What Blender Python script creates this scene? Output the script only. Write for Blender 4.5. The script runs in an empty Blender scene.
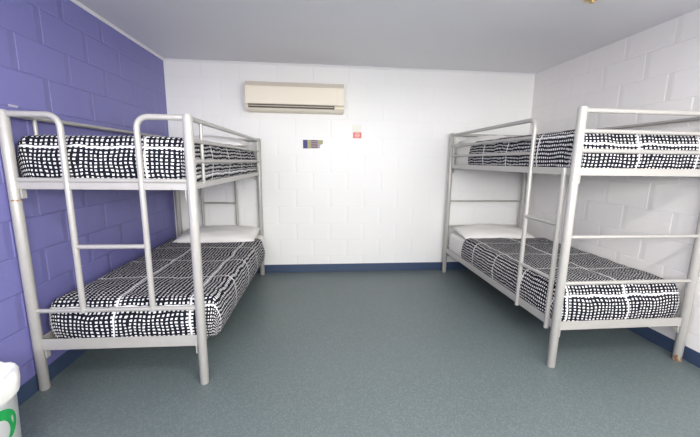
import bpy, bmesh, math, random
from mathutils import Vector, Matrix, noise
random.seed(4)
C = bpy.context.scene.collection
PI = math.pi

# ------------------------------------------------------------------ materials
def newmat(name, col=(.8,.8,.8), rough=.5, metal=0.0, spec=.5):
    m = bpy.data.materials.new(name); m.use_nodes = True
    b = m.node_tree.nodes['Principled BSDF']
    b.inputs['Base Color'].default_value = (*col, 1)
    b.inputs['Roughness'].default_value = rough
    b.inputs['Metallic'].default_value = metal
    b.inputs['Specular IOR Level'].default_value = spec
    return m, m.node_tree, b
def N(nt, typ, **kw):
    n = nt.nodes.new(typ)
    for k, v in kw.items():
        if k in n.inputs: n.inputs[k].default_value = v
        else: setattr(n, k, v)
    return n
def math_(nt, op, a, b=None, c=None):
    n = nt.nodes.new('ShaderNodeMath'); n.operation = op
    for i, v in enumerate((a, b, c)):
        if v is None: continue
        if hasattr(v, 'is_linked'): nt.links.new(v, n.inputs[i])
        else: n.inputs[i].default_value = v
    return n.outputs[0]
def mixc(nt, fac, a, b):
    n = nt.nodes.new('ShaderNodeMix'); n.data_type = 'RGBA'
    if hasattr(fac, 'is_linked'): nt.links.new(fac, n.inputs['Factor'])
    else: n.inputs['Factor'].default_value = fac
    for sock, v in ((n.inputs[6], a), (n.inputs[7], b)):
        if hasattr(v, 'is_linked'): nt.links.new(v, sock)
        else: sock.default_value = (*v, 1)
    return n.outputs[2]
def objcoord(nt):
    return nt.nodes.new('ShaderNodeTexCoord').outputs['Object']

def block_wall(name, col, axis, odd_off, even_off, depth=.006, rough=.45, scuff=None, joint=.93, crisp=.007, upright=1.0):
    """painted concrete blocks 400 x 200 mm; axis = horizontal axis of the wall"""
    m, nt, b = newmat(name, col, rough)
    sep = N(nt, 'ShaderNodeSeparateXYZ'); co = objcoord(nt); nt.links.new(co, sep.inputs[0])
    h = sep.outputs[axis]; z = sep.outputs[2]
    zr = math_(nt, 'DIVIDE', z, .2)
    row = math_(nt, 'FLOOR', zr)
    odd = math_(nt, 'FLOORED_MODULO', row, 2.0)
    off = math_(nt, 'MULTIPLY_ADD', odd, odd_off-even_off, even_off)
    hr = math_(nt, 'DIVIDE', math_(nt, 'SUBTRACT', h, off), .4)
    # distance to the nearest joint, metres
    def dist(v, size):
        f = math_(nt, 'SUBTRACT', v, math_(nt, 'ROUND', v))
        return math_(nt, 'MULTIPLY', math_(nt, 'ABSOLUTE', f), size)
    def ramp(v, a, b_):
        mr = N(nt, 'ShaderNodeMapRange', interpolation_type='SMOOTHSTEP')
        nt.links.new(v, mr.inputs['Value'])
        mr.inputs['From Min'].default_value = a; mr.inputs['From Max'].default_value = b_
        return mr.outputs['Result']
    bed_j = ramp(dist(zr, .2), .001, .0075)       # level joints, struck neatly
    f = math_(nt, 'MULTIPLY', math_(nt, 'SUBTRACT', hr, math_(nt, 'ROUND', hr)), .4)
    # upright joints: one arris rounded over, the other crisp
    up_j = math_(nt, 'MAXIMUM', ramp(f, .0, crisp), ramp(math_(nt, 'MULTIPLY', f, -1.0), .0, .05))
    up_j = math_(nt, 'MULTIPLY_ADD', up_j, upright, 1-upright)
    prof = math_(nt, 'MINIMUM', math_(nt, 'MULTIPLY_ADD', bed_j, .4, .6), up_j)
    no = N(nt, 'ShaderNodeTexNoise', Scale=55.0, Detail=4.0); nt.links.new(co, no.inputs['Vector'])
    hgt = math_(nt, 'MULTIPLY_ADD', no.outputs['Fac'], .16, prof)
    bp = N(nt, 'ShaderNodeBump', Strength=1.0, Distance=depth)
    nt.links.new(hgt, bp.inputs['Height']); nt.links.new(bp.outputs[0], b.inputs['Normal'])
    n2 = N(nt, 'ShaderNodeTexNoise', Scale=1.3, Detail=3.0); nt.links.new(co, n2.inputs['Vector'])
    c1 = mixc(nt, n2.outputs['Fac'], tuple(c*.96 for c in col), tuple(min(1, c*1.04) for c in col))
    c2 = mixc(nt, bed_j, tuple(c*joint for c in col), c1)
    if scuff:                                     # a chip in the paint
        sx, sz, w, hh = scuff
        a = math_(nt, 'LESS_THAN', math_(nt, 'ABSOLUTE', math_(nt, 'SUBTRACT', h, sx)), w)
        e = math_(nt, 'LESS_THAN', math_(nt, 'ABSOLUTE', math_(nt, 'SUBTRACT', z, sz)), hh)
        c2 = mixc(nt, math_(nt, 'MULTIPLY', math_(nt, 'MULTIPLY', a, e), .6), c2, (.75,.7,.72))
    nt.links.new(c2, b.inputs['Base Color'])
    return m

M = {}
M['wall_white'] = block_wall('white painted blockwork', (.82,.815,.80), 0, .35, .15, depth=.0016, joint=.985)
M['wall_side'] = block_wall('white painted blockwork side', (.85,.825,.81), 1, .35, .15, depth=.0030, joint=.995)
M['wall_violet'] = block_wall('violet painted blockwork', (.19,.185,.445), 1, .10, .30, depth=.0055, joint=.90, scuff=(2.03,1.605,.03,.006))
M['ceiling'] = newmat('ceiling paint', (.80,.80,.825), .6)[0]
M['trim'] = newmat('trim paint', (.82,.82,.82), .4)[0]
M['skirting'] = newmat('navy vinyl skirting', (.040,.065,.125), .35)[0]

def floor_mat():
    m, nt, b = newmat('speckled vinyl floor', (.15,.2,.22), .38)
    co = objcoord(nt)
    a = N(nt, 'ShaderNodeTexNoise', Scale=160.0, Detail=3.0); nt.links.new(co, a.inputs['Vector'])
    v = N(nt, 'ShaderNodeTexVoronoi', Scale=120.0); nt.links.new(co, v.inputs['Vector'])
    big = N(nt, 'ShaderNodeTexNoise', Scale=1.1, Detail=5.0); nt.links.new(co, big.inputs['Vector'])
    mr = N(nt, 'ShaderNodeMapRange'); nt.links.new(a.outputs['Fac'], mr.inputs['Value'])
    mr.inputs['From Min'].default_value = .35; mr.inputs['From Max'].default_value = .65
    c = mixc(nt, mr.outputs['Result'], (.098,.128,.133), (.150,.186,.188))
    bw = N(nt, 'ShaderNodeRGBToBW'); nt.links.new(v.outputs['Color'], bw.inputs[0])
    c = mixc(nt, math_(nt, 'MULTIPLY', math_(nt, 'GREATER_THAN', bw.outputs[0], .66), .18), c, (.26,.31,.32))
    c = mixc(nt, math_(nt, 'MULTIPLY', math_(nt, 'LESS_THAN', bw.outputs[0], .36), .18), c, (.06,.09,.11))
    c = mixc(nt, math_(nt, 'MULTIPLY', big.outputs['Fac'], .25), c, (.15,.165,.155))
    nt.links.new(c, b.inputs['Base Color'])
    bp = N(nt, 'ShaderNodeBump', Strength=.25, Distance=.0015)
    nt.links.new(a.outputs['Fac'], bp.inputs['Height']); nt.links.new(bp.outputs[0], b.inputs['Normal'])
    r = math_(nt, 'MULTIPLY_ADD', big.outputs['Fac'], .25, .30); nt.links.new(r, b.inputs['Roughness'])
    return m
M['floor'] = floor_mat()

def metal_paint(name, col, rust=None):
    m, nt, b = newmat(name, col, .35, .15)
    co = objcoord(nt)
    n = N(nt, 'ShaderNodeTexNoise', Scale=30.0, Detail=3.0); nt.links.new(co, n.inputs['Vector'])
    c = mixc(nt, n.outputs['Fac'], tuple(x*.93 for x in col), tuple(x*1.05 for x in col))
    if rust:
        z0, half, thr = rust
        sep = N(nt, 'ShaderNodeSeparateXYZ'); nt.links.new(co, sep.inputs[0])
        d = math_(nt, 'ABSOLUTE', math_(nt, 'SUBTRACT', sep.outputs[2], z0))
        n2 = N(nt, 'ShaderNodeTexNoise', Scale=45.0, Detail=4.0); nt.links.new(co, n2.inputs['Vector'])
        e = math_(nt, 'SUBTRACT', n2.outputs['Fac'], math_(nt, 'DIVIDE', d, half*4))
        c = mixc(nt, math_(nt, 'GREATER_THAN', e, thr), c, (.30,.15,.06))
    nt.links.new(c, b.inputs['Base Color'])
    return m
STEEL = (.455,.44,.415)
M['steel'] = metal_paint('silver powder coated steel', STEEL)
M['steel_worn'] = metal_paint('silver steel with a rusty scratch', STEEL, (1.11,.009,.38))
M['steel_rust'] = metal_paint('silver steel rusting at the foot', STEEL, (.01,.05,.43))
M['cap'] = newmat('grey plastic cap', (.45,.45,.44), .5)[0]

def duvet_mat():
    m, nt, b = newmat('black and white hand drawn grid cotton', (.8,.8,.8), .85)
    uv = nt.nodes.new('ShaderNodeTexCoord').outputs['UV']
    n1 = N(nt, 'ShaderNodeTexNoise', Scale=9.0, Detail=2.0); nt.links.new(uv, n1.inputs['Vector'])
    n2 = N(nt, 'ShaderNodeTexNoise', Scale=60.0, Detail=1.0); nt.links.new(uv, n2.inputs['Vector'])
    n3 = N(nt, 'ShaderNodeTexNoise', Scale=35.0, Detail=1.0); nt.links.new(uv, n3.inputs['Vector'])
    s1 = N(nt, 'ShaderNodeSeparateColor'); nt.links.new(n1.outputs['Color'], s1.inputs[0])
    s2 = N(nt, 'ShaderNodeSeparateColor'); nt.links.new(n2.outputs['Color'], s2.inputs[0])
    sp = N(nt, 'ShaderNodeSeparateXYZ'); nt.links.new(uv, sp.inputs[0])
    def warp(v, a, c, k1, k2):
        v = math_(nt, 'MULTIPLY_ADD', math_(nt, 'SUBTRACT', a, .5), k1, v)
        return math_(nt, 'MULTIPLY_ADD', math_(nt, 'SUBTRACT', c, .5), k2, v)
    u = warp(sp.outputs[0], s1.outputs[0], s2.outputs[0], .030, .006)
    v = warp(sp.outputs[1], s1.outputs[1], s2.outputs[1], .026, .005)
    wob = math_(nt, 'MULTIPLY_ADD', n3.outputs['Fac'], .30, -.15)
    def open_(x, pitch, w):                       # 1 between the black strokes
        f = math_(nt, 'FRACT', math_(nt, 'DIVIDE', x, pitch))
        return math_(nt, 'GREATER_THAN', f, math_(nt, 'ADD', wob, w))
    cell = math_(nt, 'MULTIPLY', open_(u, .026, .525), open_(v, .0205, .49))
    def seam(x, raw, pitch, half):
        r = math_(nt, 'DIVIDE', x, pitch)
        d = math_(nt, 'MULTIPLY', math_(nt, 'ABSOLUTE', math_(nt, 'SUBTRACT', r, math_(nt, 'ROUND', r))), pitch)
        return math_(nt, 'LESS_THAN', d, math_(nt, 'MULTIPLY_ADD', n3.outputs['Fac'], half, half*.45))
    sm = math_(nt, 'MAXIMUM', seam(u, None, .42, .0058), seam(v, None, .40, .0058))
    fac = math_(nt, 'MAXIMUM', cell, sm)
    c = mixc(nt, fac, (.007,.008,.015), (.76,.75,.75))
    nt.links.new(c, b.inputs['Base Color'])
    b.inputs['Specular IOR Level'].default_value = .15
    return m
M['duvet'] = duvet_mat()

def cloth_mat(name, col):
    m, nt, b = newmat(name, col, .9)
    co = objcoord(nt)
    n = N(nt, 'ShaderNodeTexNoise', Scale=18.0, Detail=3.0); nt.links.new(co, n.inputs['Vector'])
    bp = N(nt, 'ShaderNodeBump', Strength=.5, Distance=.006)
    nt.links.new(n.outputs['Fac'], bp.inputs['Height']); nt.links.new(bp.outputs[0], b.inputs['Normal'])
    return m
M['sheet'] = cloth_mat('white sheet', (.80,.78,.745))
M['pillow'] = cloth_mat('white pillow slip', (.84,.82,.79))
M['board'] = newmat('grey bed base', (.25,.25,.26), .7)[0]
M['ac_body'] = newmat('aged cream plastic', (.84,.77,.64), .4)[0]
M['ac_top'] = newmat('grey cream plastic', (.66,.60,.51), .45)[0]
M['ac_dark'] = newmat('dark air outlet', (.06,.05,.045), .6)[0]
M['ac_louvre'] = newmat('tan louvre plastic', (.42,.36,.28), .45)[0]
M['bin'] = newmat('white bin plastic', (.82,.83,.82), .4)[0]
M['liner'] = newmat('white bin bag', (.88,.87,.83), .35)[0]
M['green'] = newmat('green emblem print', (.012,.33,.075), .45)[0]
M['purple'] = newmat('purple print', (.022,.014,.15), .5)[0]
M['olive'] = newmat('olive yellow print', (.33,.33,.15), .5)[0]
M['paper'] = newmat('cream paper', (.72,.69,.58), .7)[0]
M['ink'] = newmat('dark ink', (.06,.05,.06), .6)[0]
M['mauve'] = newmat('mauve print', (.45,.34,.38), .6)[0]
M['red'] = newmat('faded red print', (.74,.21,.18), .6)[0]
M['redlight'] = newmat('pale pink print', (.85,.52,.47), .6)[0]
M['whitepaper'] = newmat('white paper label', (.80,.785,.71), .6)[0]
M['tube'] = newmat('white glass tube', (.9,.9,.9), .2)[0]
M['brass'] = newmat('brass', (.80,.62,.32), .3, .9)[0]

# ------------------------------------------------------------------ helpers
def obj(name, bm, mat, parent=None, smooth=False, bevel=0):
    me = bpy.data.meshes.new(name)
    bmesh.ops.recalc_face_normals(bm, faces=bm.faces[:])
    bm.to_mesh(me); bm.free()
    o = bpy.data.objects.new(name, me); C.objects.link(o)
    for mm in (mat if isinstance(mat, (list, tuple)) else [mat]): me.materials.append(mm)
    if smooth:
        for p in me.polygons: p.use_smooth = True
    if bevel:
        md = o.modifiers.new('bevel', 'BEVEL'); md.width = bevel; md.segments = 2; md.limit_method = 'ANGLE'
    if parent: o.parent = parent
    return o
def box(bm, a, b):
    xs, ys, zs = [sorted((a[i], b[i])) for i in range(3)]
    v = [bm.verts.new((x, y, z)) for z in zs for y in ys for x in xs]
    for f in ((0,2,3,1),(4,5,7,6),(0,1,5,4),(2,6,7,3),(0,4,6,2),(1,3,7,5)): bm.faces.new([v[i] for i in f])
def boxes(*ab):
    bm = bmesh.new()
    for a, b in ab: box(bm, a, b)
    return bm
def sweep(bm, pts, r, seg=14, cap=True):
    pts = [Vector(p) for p in pts]
    rings = []; up = None
    for i, p in enumerate(pts):
        t = (pts[min(i+1, len(pts)-1)] - pts[max(i-1, 0)]).normalized()
        if up is None:
            up = t.orthogonal().normalized()
        else:
            up = (up - t*up.dot(t)).normalized()
        s = t.cross(up)
        rr = r[i] if isinstance(r, (list, tuple)) else r
        rings.append([bm.verts.new(p + (up*math.cos(2*PI*k/seg) + s*math.sin(2*PI*k/seg))*rr) for k in range(seg)])
    for a, b in zip(rings, rings[1:]):
        for k in range(seg): bm.faces.new((a[k], a[(k+1)%seg], b[(k+1)%seg], b[k]))
    if cap:
        bm.faces.new(rings[0][::-1]); bm.faces.new(rings[-1])
def fillet(pts, rad, n=8):
    pts = [Vector(p) for p in pts]; out = [pts[0]]
    for a, b, c in zip(pts, pts[1:], pts[2:]):
        d1 = (a-b).normalized(); d2 = (c-b).normalized()
        ang = d1.angle(d2); cut = rad/math.tan(ang/2)
        ctr = b + (d1+d2).normalized()*rad/math.sin(ang/2)
        s = b+d1*cut-ctr; e = b+d2*cut-ctr
        for k in range(n+1):
            out.append(ctr + s.slerp(e, k/n).normalized()*rad if k not in (0, n) else ctr + (s if k == 0 else e))
    out.append(pts[-1]); return out
def tube(name, pts, r, mat, parent, rad=0, seg=14):
    bm = bmesh.new(); sweep(bm, fillet(pts, rad) if rad else pts, r, seg)
    o = obj(name, bm, mat, parent, smooth=True)
    md = o.modifiers.new('edges', 'EDGE_SPLIT'); md.split_angle = math.radians(50)
    return o
def thing(name, label, cat, loc=(0,0,0), group=None):
    o = bpy.data.objects.new(name, None); C.objects.link(o); o.location = loc
    o.empty_display_size = .1
    o['label'] = label; o['category'] = cat
    if group: o['group'] = group
    return o
def tag(o, label, cat, group=None):
    o['label'] = label; o['category'] = cat
    if group: o['group'] = group
    return o
def struct(o):
    o['kind'] = 'structure'; return o

# ------------------------------------------------------------------ room
XL, XR, YB, YF, H = -1.625, 2.549, 3.937, -.80, 2.377
T = .15
struct(obj('floor', boxes(((XL-T, YF-T, -.1), (XR+T, YB+T, 0))), M['floor']))
struct(obj('ceiling', boxes(((XL-T, YF-T, H), (XR+T, YB+T, H+.1))), M['ceiling']))
struct(obj('wall_left', boxes(((XL-T, YF-T, 0), (XL, YB+T, H))), M['wall_violet']))
struct(obj('wall_right', boxes(((XR, YF-T, 0), (XR+T, YB+T, H))), M['wall_side']))
struct(obj('wall_back', boxes(((XL, YB, 0), (XR, YB+T, H))), M['wall_white']))
# the wall behind the camera, with the wide window the daylight comes through
OX0, OX1, OS, OZ = -1.50, 2.45, 1.28, 2.04
struct(obj('wall_front', boxes(((XL, YF-T, 0), (OX0, YF, H)), ((OX1, YF-T, 0), (XR, YF, H)), ((OX0, YF-T, OZ), (OX1, YF, H)), ((OX0, YF-T, 0), (OX1, YF, OS))), M['wall_white']))
struct(obj('window_1', boxes(((OX0, YF-.11, OS), (OX0+.05, YF-.04, OZ)), ((OX1-.05, YF-.11, OS), (OX1, YF-.04, OZ)),
     ((OX0+.05, YF-.11, OZ-.05), (OX1-.05, YF-.04, OZ)), ((OX0+.05, YF-.11, OS), (OX1-.05, YF-.04, OS+.05)), (((OX0+OX1)/2-.03, YF-.10, OS+.05), ((OX0+OX1)/2+.03, YF-.05, OZ-.05))), M['trim']))
def skirt(name, a, b):
    return struct(obj(name, boxes((a, b)), M['skirting'], bevel=.003))
SK = .10
skirt('baseboard_left', (XL, YF, 0), (XL+.006, YB, SK))
skirt('baseboard_right', (XR-.006, YF, 0), (XR, YB, SK))
skirt('baseboard_back', (XL+.006, YB-.006, 0), (XR-.006, YB, SK))
def cornice(name, along, a, b, c, sgn):
    bm = bmesh.new()
    s = .018
    prof = [(0,0),(s,0),(s,-.005),(.008,-.013),(.005,-s),(0,-s)]
    ends = []
    for t in (a, b):
        ends.append([bm.verts.new(((c+sgn*p, t, H+q) if along == 'y' else (t, c+sgn*p, H+q))) for p, q in prof])
    n = len(prof)
    for k in range(n): bm.faces.new((ends[0][k], ends[0][(k+1)%n], ends[1][(k+1)%n], ends[1][k]))
    bm.faces.new(ends[0]); bm.faces.new(ends[1][::-1])
    return struct(obj(name, bm, M['trim']))
cornice('trim_1', 'y', YF, YB, XL, 1)
cornice('trim_2', 'x', XL+.018, XR, YB, -1)

# ------------------------------------------------------------------ bedding
def rounded_block(x0, x1, y0, y1, z0, z1, r, puff=0, seed=0, n=(14, 26)):
    """soft rounded slab"""
    bm = bmesh.new()
    cx, cy, cz = (x0+x1)/2, (y0+y1)/2, (z0+z1)/2
    box(bm, (x0,y0,z0), (x1,y1,z1))
    bmesh.ops.bevel(bm, geom=bm.edges[:], offset=r, segments=4, profile=.5, affect='EDGES')
    return bm
def mattress(x0, x1, y0, y1, z0, z1, label):
    o = obj('mattress', rounded_block(x0, x1, y0, y1, z0, z1, .045), M['sheet'], smooth=True)
    return tag(o, label, 'mattress', 'mattresses on the two bunk beds')

def duvet(x0, x1, yf, yb, z0, z1, label, seed, uvoff=(0,0), puff=.012, rt=.06, flare=(0,0), bulge=.018):
    """quilt tucked over a mattress: x0..x1 across, front hem at yf, top end at yb"""
    rb = .028
    hv = (z1-z0) - rt - rb
    arc = rt*PI/2; arcb = rb*PI/2
    hang = arc + hv + arcb*.9
    ix0, ix1, iy0 = x0+rt, x1-rt, yf+rt
    s0, s1 = ix0-hang, ix1+hang; t0, t1 = iy0-hang, yb
    step = .016
    ns = int((s1-s0)/step); nt_ = int((t1-t0)/step)
    bm = bmesh.new(); uvl = bm.loops.layers.uv.new('UVMap')
    grid = []; uvs = {}
    for j in range(nt_+1):
        t = t0+(t1-t0)*j/nt_
        rowv = []
        for i in range(ns+1):
            s = s0+(s1-s0)*i/ns
            cx = min(max(s, ix0), ix1); cy = max(t, iy0)
            dx, dy = s-cx, t-cy
            L = (abs(dx)**5+abs(dy)**5)**.2
            l2 = math.hypot(dx, dy)
            ex, ey = (dx/l2, dy/l2) if l2 > 1e-9 else (0, 0)
            if L < arc:
                a = L/rt; ho = rt*math.sin(a); dr = rt*(1-math.cos(a))
            elif L < arc+hv:
                ho = rt; dr = rt+L-arc
                ho += .012*math.sin(PI*(L-arc)/hv)
            else:
                a = min((L-arc-hv)/rb, PI/2)
                ho = rt - rb*(1-math.cos(a)); dr = rt+hv+rb*math.sin(a)
            x, y, z = cx+ex*ho, cy+ey*ho, z1-dr
            x += ex*flare[0 if ex < 0 else 1]*max(0, 1-(y-yf)/.14)*min(1, max(0, ho/rt))
            if ey < 0:                              # the foot end bellies out between the posts
                uu = (x-x0)/(x1-x0)
                y += ey*bulge*(1-.5*uu)*max(0, min(1, uu*6-.4, (1-uu)*6-.4))*min(1, max(0, (dr-.05)/.05))
            # wrinkles and loft
            q = Vector((s*3.0+seed*7.3, t*3.0, seed))
            w = noise.noise(q)*puff + noise.noise(q*3.1)*puff*.45 + noise.noise(Vector((s*5+seed, t*14, 2.0)))*puff*.35
            k = 1.0 if L < arc else max(0, 1-(L-arc)/(hv+arcb))
            if L < 1e-6 or L < arc*.5: z += w + puff*.5
            else:
                z += w*k*.5; x += ex*w*1.0*k; y += ey*w*1.0*k
            endf = max(0, 1-(yb-t)/.03)
            z -= .012*endf**2
            vtx = bm.verts.new((x, y, z)); uvs[vtx] = (s-x0+uvoff[0], t-yf+uvoff[1]); rowv.append(vtx)
        grid.append(rowv)
    for j in range(nt_):
        for i in range(ns):
            f = bm.faces.new((grid[j][i], grid[j][i+1], grid[j+1][i+1], grid[j+1][i]))
            for lp in f.loops: lp[uvl].uv = uvs[lp.vert]
    o = obj('duvet', bm, M['duvet'], smooth=True)
    md = o.modifiers.new('thick', 'SOLIDIFY'); md.thickness = .010; md.offset = -1
    return tag(o, label, 'duvet', 'patterned duvets on the bunk beds')

def pillow(cx, cy, z, w, d, h, label, seed, rz=0, tilt=0):
    bm = bmesh.new(); n, m_ = 28, 20
    rows = []
    for sgn in (1, -1):
        g = []
        for j in range(m_+1):
            r = []
            for i in range(n+1):
                u = -1+2*i/n; v = -1+2*j/m_
                # pillow loft falls to a thin seam; corners stay pointed
                e = max(0, (1-abs(u)**2.6))**.55 * max(0, (1-abs(v)**2.6))**.55
                pinch = 1-.07*(abs(u)**2)*(1-abs(v)**2); pin2 = 1-.07*(abs(v)**2)*(1-abs(u)**2)
                zz = h*(.62 if sgn > 0 else .38)*sgn*e
                zz += noise.noise(Vector((u*2.3+seed, v*2.3, sgn*3)))*.016*e + noise.noise(Vector((u*6+seed, v*5, sgn)))*.005*e
                r.append(bm.verts.new((u*w/2*pin2, v*d/2*pinch, zz)))
            g.append(r)
        rows.append(g)
        for j in range(m_):
            for i in range(n):
                q = (g[j][i], g[j][i+1], g[j+1][i+1], g[j+1][i])
                bm.faces.new(q if sgn > 0 else q[::-1])
    bmesh.ops.remove_doubles(bm, verts=bm.verts[:], dist=.0006)
    o = obj('pillow', bm, M['pillow'], smooth=True)
    o.location = (cx, cy, z); o.rotation_euler = (tilt, 0, rz)
    return tag(o, label, 'pillow', 'white pillows on the bunk beds')

# ------------------------------------------------------------------ bunk beds
PR = .026
def post(x, y, h, parent, mat='steel'):
    bm = bmesh.new()
    sweep(bm, [(x,y,0),(x,y,.003),(x,y,h-.006),(x,y,h-.001),(x,y,h)], [PR*.93,PR,PR,PR*.92,PR*.8], 20)
    o = obj('post', bm, M[mat], parent, smooth=True)
    md = o.modifiers.new('edges', 'EDGE_SPLIT'); md.split_angle = math.radians(50)
    return o
def cap(x, y, z, parent):
    bm = bmesh.new()
    sweep(bm, [(x,y,z-.002),(x,y,z+.003),(x,y,z+.006)], [PR*.8,PR*.78,PR*.5], 16)
    return obj('post_cap', bm, M['cap'], parent, smooth=True)
def angle_rail(name, a, b, z0, z1, inward, parent, th=.006, flange=.03):
    """steel angle from a to b (x,y); inward = unit (x,y) to the side the flange lies"""
    bm = bmesh.new()
    (ax, ay), (bx, by) = a, b; ix, iy = inward
    if abs(bx-ax) > abs(by-ay):
        box(bm, (ax, ay, z0), (bx, ay+iy*th, z1)); box(bm, (ax, ay+iy*th, z0), (bx, ay+iy*flange, z0+th))
    else:
        box(bm, (ax, ay, z0), (ax+ix*th, by, z1)); box(bm, (ax+ix*th, ay, z0), (ax+ix*flange, by, z0+th))
    return obj(name, bm, M['steel'], parent, bevel=.0015)
def bracket(x, y, z0, z1, parent, w=.008, d=.03):
    return obj('bracket', boxes(((x-w/2, y-d/2, z0), (x+w/2, y+d/2, z1))), M['steel'], parent, bevel=.001)

def bed_frame(t, xi, xo, yf, yb, hpost, tiers, mats):
    """posts, angle frames and bases. xi / xo: inner (room) and outer (wall) post lines, local to t"""
    sx = 1 if xo > xi else -1
    for k, (x, y) in enumerate(((xi,yf),(xo,yf),(xi,yb),(xo,yb))):
        cap(x, y, hpost, post(x, y, hpost, t, mats[k]))
    for z0, z1 in tiers:
        for y, s in ((yf, 1), (yb, -1)):
            angle_rail('end_rail', (xi+sx*PR*.7, y-s*.004), (xo-sx*PR*.7, y-s*.004), z0, z1, (0, s), t)
        for x, s in ((xi, sx), (xo, -sx)):
            angle_rail('side_rail', (x-s*.004, yf+PR*.7), (x-s*.004, yb-PR*.7), z0, z1, (s, 0), t)
        obj('bed_base', boxes(((xi+sx*.012, yf+.012, z0+.0065), (xo-sx*.012, yb-.012, z0+.0145))), M['board'], t)
        for x, s in ((xi, sx), (xo, -sx)):
            for y, q in ((yf, 1), (yb, -1)):
                bracket(x+s*.034, y+q*.012, z0-.05, z0+.02, t)

# ---- left bunk: ladder hoops in both ends, guard rails down both sides
LX, LXO, LYF, LYB = -.6875, -1.5950, 1.909, 3.8775
Lb = thing('bunk_bed', 'silver steel bunk bed against the violet wall, ladder in its near end', 'bunk bed', (LX, LYF, 0), 'silver bunk beds')
W, Ln = LXO-LX, LYB-LYF
bed_frame(Lb, 0, W, 0, Ln, 1.568, ((.245,.312),(1.169,1.206)), ('steel','steel_worn','steel','steel'))
RT, RS = .0155, .0125
for y, s in ((0, -1), (Ln, 1)):
    for xa, xb in ((0, -.262), (W, -.640)):
        tube('ladder_hoop', [(xa, y, 1.553), (xb, y, 1.553), (xb, y, .47)], RT, M['steel'], Lb, rad=.06)
    tube('ladder_rung', [(-.262, y, .853), (-.640, y, .853)], RS, M['steel'], Lb)
    tube('end_bar', [(0, y-s*.0, 1.218), (W, y, 1.218)], RS, M['steel'], Lb)
    tube('end_bar', [(0, y, .483), (W, y, .483)], RS, M['steel'], Lb)
for x in (0, W):
    tube('guard_rail', [(x, 0, 1.552), (x, Ln, 1.552)], RS+.001, M['steel'], Lb)
    if x == 0:
        tube('guard_rail', [(x, 0, 1.437), (x, Ln, 1.437)], RS, M['steel'], Lb)
        tube('guard_rail', [(x, 0, 1.325), (x, Ln, 1.325)], RS, M['steel'], Lb)
    for y in (.19, Ln-.075):
        tube('guard_upright', [(x, y, 1.19), (x, y, 1.552)], .010, M['steel'], Lb)

# ---- right bunk: ladder and guard hoop on its room side, plain barred ends
RX, RXO, RYF, RYB = 1.5524, 2.4893, 1.9084, 3.8485
Rb = thing('bunk_bed', 'silver steel bunk bed against the white wall, ladder on its long side', 'bunk bed', (RX, RYF, 0), 'silver bunk beds')
W2, L2 = RXO-RX, RYB-RYF
bed_frame(Rb, 0, W2, 0, L2, 1.668, ((.258,.318),(1.270,1.316)), ('steel','steel_rust','steel','steel'))
for y in (0, L2):
    for z, r in ((1.652, .0150), (1.533, .0130), (1.418, .0130), (.885, .0115), (.580, .0125)):
        tube('end_bar', [(0, y, z), (W2, y, z)], r, M['steel'], Rb)
HY = .425
tube('guard_hoop', [(0, L2, 1.648), (-.004, HY, 1.648), (-.004, HY, .245)], RT, M['steel'], Rb, rad=.06)
tube('ladder_stile', [(-.004, .082, 1.315), (-.004, .082, .235)], RT, M['steel'], Rb)
for z in (.950, .582):
    tube('ladder_rung', [(-.004, HY, z), (-.004, .082, z)], RS, M['steel'], Rb)
for z in (1.524, 1.412):
    tube('guard_rail', [(-.002, HY, z), (0, L2, z)], RS, M['steel'], Rb)
for z in (1.642, 1.524, 1.412):
    tube('guard_rail', [(W2, 0, z), (W2, L2, z)], RS, M['steel'], Rb)
tube('guard_upright', [(0, L2-.07, 1.30), (0, L2-.07, 1.642)], .010, M['steel'], Rb)
tube('guard_upright', [(W2, L2-.07, 1.30), (W2, L2-.07, 1.642)], .010, M['steel'], Rb)
obj('bracket', boxes(((.012, .03, 1.215), (.022, .06, 1.30))), M['steel_rust'], Rb)

# ---- mattresses, duvets and pillows
def bedding(xa, xb, yf, yb, zb, dz_m, ztop, duv_end, dx0, dx1, dyf, labels, seed, uvo, pil, flare, bulge, rt=.06):
    mattress(xa, xb, yf, yb, zb, zb+dz_m, labels[0])
    duvet(dx0, dx1, dyf, duv_end, zb+.001, ztop, labels[1], seed, uvo, rt=rt, flare=flare, bulge=bulge)
    pillow(*pil[:6], labels[2], seed*1.7, *pil[6:])
E1 = .03
# left lower
DF = .046
bedding(-1.535, -.640, LYF+.06, LYB-.03, .261, .235, .515, 3.56, -1.560, -.605, LYF+DF,
  ('white mattress on the lower bunk by the violet wall', 'black and white grid duvet on the lower bunk by the violet wall',
   'white pillow on the lower bunk by the violet wall'), 1.0, (.04,.015), (-1.06, 3.56, .555, .78, .46, .12, .03, .10), (.02,0), .046)
# left upper
bedding(-1.545, -.725, LYF+.06, LYB-.03, 1.180, .255, 1.450, 3.78, -1.572, -.708, LYF+DF,
  ('white mattress on the upper bunk by the violet wall', 'black and white grid duvet on the upper bunk by the violet wall',
   'white pillow on the upper bunk by the violet wall'), 2.0, (.205,.035), (-1.10, 3.52, 1.485, .74, .42, .13, -.02, .05), (.050,0), .018, .045)
# right lower
bedding(1.570, 2.455, RYF+.06, RYB-.03, .272, .240, .535, 3.38, 1.556, 2.505, RYF+DF,
  ('white mattress on the lower bunk by the right white wall', 'black and white grid duvet on the lower bunk by the right white wall',
   'white pillow on the lower bunk by the right white wall'), 3.0, (-.09,.035), (1.98, 3.56, .555, .80, .44, .12, -.04, .10), (0,.02), .042)
# right upper
bedding(1.585, 2.455, RYF+.06, RYB-.03, 1.275, .245, 1.548, 3.40, 1.568, 2.475, RYF+DF,
  ('white mattress on the upper bunk by the right white wall', 'black and white grid duvet on the upper bunk by the right white wall',
   'white pillow on the upper bunk by the right white wall'), 4.0, (.005,.06), (1.97, 3.58, 1.555, .74, .42, .12, .02, .05), (0,0), .018)

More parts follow.
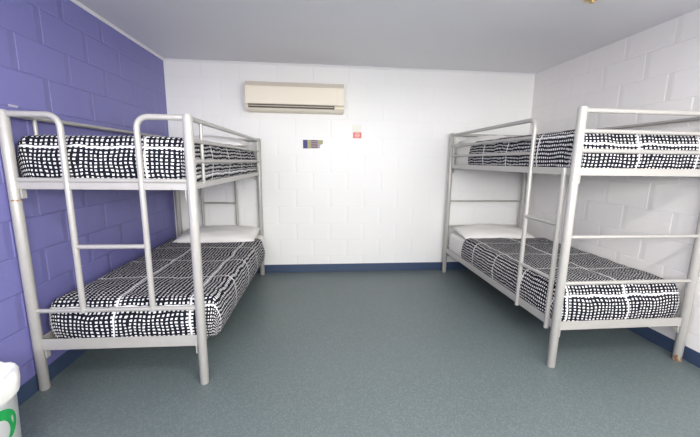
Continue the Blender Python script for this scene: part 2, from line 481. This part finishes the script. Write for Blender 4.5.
# the left bunk stands a degree askew to the walls, with its bedding
ASK = Matrix.Translation((LX, LYF, 0)) @ Matrix.Rotation(-.0150, 4, 'Z') @ Matrix.Translation((-LX, -LYF, 0))
for o in [Lb] + [o for o in C.objects if o.parent is None and o.get('category') in ('mattress', 'duvet', 'pillow') and 'violet' in o['label']]:
    m0 = ASK @ Matrix.LocRotScale(o.location, o.rotation_euler, o.scale)
    o.location = m0.to_translation(); o.rotation_euler = m0.to_euler()

# ------------------------------------------------------------------ air conditioner
ax0, ax1, az0, az1, ad = -.760, .284, 1.855, 2.150, .20
ac = thing('air_conditioner', 'cream split air conditioner high on the back wall', 'air conditioner', (0, YB, 1.855))
def prism(prof, x0, x1):
    bm = bmesh.new()
    e = [[bm.verts.new((x, y, z)) for y, z in prof] for x in (x0, x1)]
    n = len(prof)
    for k in range(n): bm.faces.new((e[0][k], e[0][(k+1)%n], e[1][(k+1)%n], e[1][k]))
    bm.faces.new(e[0]); bm.faces.new(e[1][::-1]); return bm
hh = az1-az0
body = [(0,0),(0,hh),(-ad*.80,hh),(-ad*.95,hh-.045),(-ad,.090),(-ad*.99,.066),(-ad*.86,.060),(-ad*.80,.040),(-ad*.92,.030),(-ad*.74,.006),(-ad*.45,0)]
o = obj('casing', prism(body, ax0, ax1), M['ac_body'], ac, bevel=.006)
obj('front_panel', prism([(-ad*.945,hh-.050),(-ad*.975,hh-.052),(-ad*1.035,.070),(-ad*.99,.068)], ax0+.008, ax1-.075), M['ac_body'], ac, bevel=.003)
obj('side_panel', prism([(-ad*.945,hh-.050),(-ad*.972,hh-.052),(-ad*1.025,.070),(-ad*.99,.068)], ax1-.073, ax1-.003), M['ac_body'], ac, bevel=.003)
obj('top_grille', prism([(-ad*.80,hh-.003),(-ad*.82,hh+.002),(-ad*.985,hh-.042),(-ad*.95,hh-.047)], ax0+.006, ax1-.004), M['ac_top'], ac, bevel=.002)
obj('air_outlet', prism([(-ad*.95,.066),(-ad*.992,.066),(-ad*.955,.029),(-ad*.86,.030)], ax0+.035, ax1-.105), M['ac_dark'], ac)
for zc in (.047,):
    obj('louvre', prism([(-ad*.95,zc+.004),(-ad*1.02,zc+.006),(-ad*1.02,zc-.004),(-ad*.95,zc-.005)], ax0+.04, ax1-.11), M['ac_louvre'], ac)

# ------------------------------------------------------------------ stickers on the back wall
def card(name, x0, x1, z0, z1, mat, parent, d=0, th=.001):
    y = -.0005-d
    return obj(name, boxes(((x0, y-th, z0), (x1, y, z1))), mat, parent)
st = thing('wall_sign', 'small torn sign with a purple panel stuck on the back wall', 'sign', (0, YB, 1.475))
bm = bmesh.new()
pr = [(-.168,0),(-.168,.096),(.060,.096),(.058,.052),(.030,.045),(.022,.004)]
e = [[bm.verts.new((x, y, z)) for x, z in pr] for y in (-.0005,-.0015)]
for k in range(6): bm.faces.new((e[0][k], e[0][(k+1)%6], e[1][(k+1)%6], e[1][k]))
bm.faces.new(e[0]); bm.faces.new(e[1][::-1])
obj('backing', bm, M['mauve'], st)
card('purple_panel', -.168, -.118, 0, .096, M['purple'], st, .001)
card('olive_strip', -.118, -.080, 0, .096, M['olive'], st, .001)
card('olive_strip', .005, .055, .055, .094, M['olive'], st, .001)
for k in range(4):
    card('print_line', -.076, .000, .010+.024*k, .023+.024*k, M['ink'], st, .001)
rs = thing('sticker', 'small faded red square sticker on the back wall', 'sticker', (0, YB, 1.60))
card('backing', .404, .502, 0, .066, M['red'], rs)
bmr = bmesh.new()
for k in range(20):
    a, b2 = 2*PI*k/20, 2*PI*(k+1)/20
    ring = [bmr.verts.new((.453+r*math.cos(t)*1.1, -.0022, .033+r*math.sin(t))) for r, t in ((.016,a),(.024,a),(.024,b2),(.016,b2))]
    bmr.faces.new(ring)
obj('ring_print', bmr, M['redlight'], rs)
card('print_line', .430, .476, .029, .037, M['redlight'], rs, .0012)
wl = obj('paper_label', boxes(((.394, YB-.0015, 1.668), (.505, YB-.0005, 1.745))), M['whitepaper'])
tag(wl, 'blank white paper label above the red sticker', 'label')

# ------------------------------------------------------------------ bin
bx, by = -1.420, 1.36
bn = thing('bin', 'white plastic bin with a green emblem beside the near left bed post', 'bin', (bx, by, 0))
def lathe(prof, seg=40, wob=None):
    bm = bmesh.new(); rings = []
    for r, z in prof:
        ring = []
        for k in range(seg):
            a = 2*PI*k/seg; rr, zz = (r, z) if not wob else wob(r, z, a)
            ring.append(bm.verts.new((rr*math.cos(a), rr*math.sin(a), zz)))
        rings.append(ring)
    for a, b in zip(rings, rings[1:]):
        for k in range(seg): bm.faces.new((a[k], a[(k+1)%seg], b[(k+1)%seg], b[k]))
    return bm, rings
bm, rg = lathe([(.120,0),(.124,.004),(.138,.40),(.144,.405),(.144,.415),(.134,.415),(.132,.40),(.118,.012)])
bm.faces.new(rg[0][::-1]); bm.faces.new(rg[-1])
obj('bucket', bm, M['bin'], bn, smooth=True)
def wob(r, z, a):
    n = noise.noise(Vector((math.cos(a)*2.2, math.sin(a)*2.2, z*9)))
    n2 = noise.noise(Vector((math.cos(a)*6, math.sin(a)*6, z*20)))
    return r + (n*.012+n2*.006), z + n2*.010 + n*.012
bm, rg = lathe([(.147,.345),(.152,.36),(.155,.395),(.153,.425),(.143,.440),(.132,.437),(.126,.41),(.122,.36),(.118,.25),(.09,.20),(.0005,.19)], 56, wob)
obj('bin_liner', bm, M['liner'], bn, smooth=True)
# round green arrow emblem printed on the side
ang0 = math.radians(-22); emz = .232
def on_side(u, w):                                # u along the surface, w up
    z = emz+w; r = .124+(.138-.124)*z/.40+.0012
    a = ang0+u/.132; return (r*math.cos(a), r*math.sin(a), z)
def emblem(a0, a1, r0, r1):
    """sweeping crescent that runs out to a point"""
    bm = bmesh.new(); n = 36; prev = None
    for k in range(n+1):
        f = k/n; a = a0+(a1-a0)*f
        w = min(1, .25+f*3)*(1-max(0, (f-.55)/.45)**1.5*.97)
        rm = (r0+r1)/2+.006*f; hw = (r1-r0)/2*w
        p = bm.verts.new(on_side((rm-hw)*math.cos(a), (rm-hw)*math.sin(a))); q = bm.verts.new(on_side((rm+hw)*math.cos(a), (rm+hw)*math.sin(a)))
        if prev: bm.faces.new((prev[0], prev[1], q, p))
        prev = (p, q)
    return bm
for k in range(2):
    obj('emblem', emblem(PI*k+2.1, PI*k+2.1-3.3, .046, .088), M['green'], bn)

# ------------------------------------------------------------------ small ceiling fitting at the top edge
cf = thing('ceiling_fitting', 'small brass fitting under the ceiling at the top edge', 'ceiling fitting', (1.735, 2.17, H))
bm, rg = lathe([(.045,0),(.045,-.008),(.030,-.016),(.012,-.017),(.012,-.024),(.016,-.025),(.016,-.029),(.002,-.030)], 24)
bm.faces.new(rg[0]); bm.faces.new(rg[-1][::-1])
obj('plate', bm, M['brass'], cf, smooth=True)

# ------------------------------------------------------------------ camera
cam = bpy.data.cameras.new('camera'); co = bpy.data.objects.new('camera', cam); C.objects.link(co)
Rv = Vector((0.99545028,-0.09437563,0.01311375)); Uv = Vector((0.00303759,0.16899324,0.98561253)); Fv = Vector((0.09523394,0.98108844,-0.16851105))
mw = Matrix((( Rv.x,Uv.x,-Fv.x,0),(Rv.y,Uv.y,-Fv.y,0),(Rv.z,Uv.z,-Fv.z,1.3363),(0,0,0,1)))
co.matrix_world = mw
cam.sensor_width = 36; cam.lens = 334.3089/700*36; cam.clip_start = .05
bpy.context.scene.camera = co

# ------------------------------------------------------------------ light
DAY, FILL = 22, 34
def area(name, loc, rot, sx, sy, e, col):
    l = bpy.data.lights.new(name, 'AREA'); l.shape = 'RECTANGLE'; l.size = sx; l.size_y = sy; l.energy = e; l.color = col
    o = bpy.data.objects.new(name, l); C.objects.link(o); o.location = loc; o.rotation_euler = rot; return o
# daylight: a bright overcast sky over paler ground, seen through the window
pt = area('window_portal', ((OX0+OX1)/2, YF-.12, (OS+OZ)/2), (math.radians(90), 0, 0), OX1-OX0-.1, OZ-OS-.1, 1, (1,1,1))
pt.data.cycles.is_portal = True
# added fill light: an unseen batten above the camera, lighting the beds from higher
fl = thing('fill_batten', 'added white fluorescent batten on the ceiling, out of view, as fill light', 'added fill light', (.70, .45, H))
obj('casing', boxes(((-.62, -.06, -.05), (.62, .06, 0))), M['trim'], fl, bevel=.006)
bm = bmesh.new()
for yy in (-.035, .035): sweep(bm, [(-.59, yy, -.068), (.59, yy, -.068)], .013, 12)
obj('tubes', bm, M['tube'], fl, smooth=True)
area('fill_lamp', (.70, .45, H-.09), (0, 0, 0), 1.2, .12, FILL, (1.0,.97,.93))  # added fill emission below the unseen batten
w = bpy.data.worlds.new('world'); bpy.context.scene.world = w; w.use_nodes = True
nt = w.node_tree; bg = nt.nodes['Background']
tc = nt.nodes.new('ShaderNodeTexCoord'); sx = nt.nodes.new('ShaderNodeSeparateXYZ'); nt.links.new(tc.outputs['Generated'], sx.inputs[0])
mr = N(nt, 'ShaderNodeMapRange'); nt.links.new(sx.outputs[2], mr.inputs['Value'])
mr.inputs['From Min'].default_value = -.14; mr.inputs['From Max'].default_value = -.04
nt.links.new(mixc(nt, mr.outputs['Result'], (.52,.51,.51), (1.0,.99,.975)), bg.inputs[0])
bg.inputs[1].default_value = DAY
vs = bpy.context.scene.view_settings
vs.view_transform = 'Standard'; vs.look = 'None'; vs.gamma = 1; vs.exposure = 0.0; vs.use_curve_mapping = False
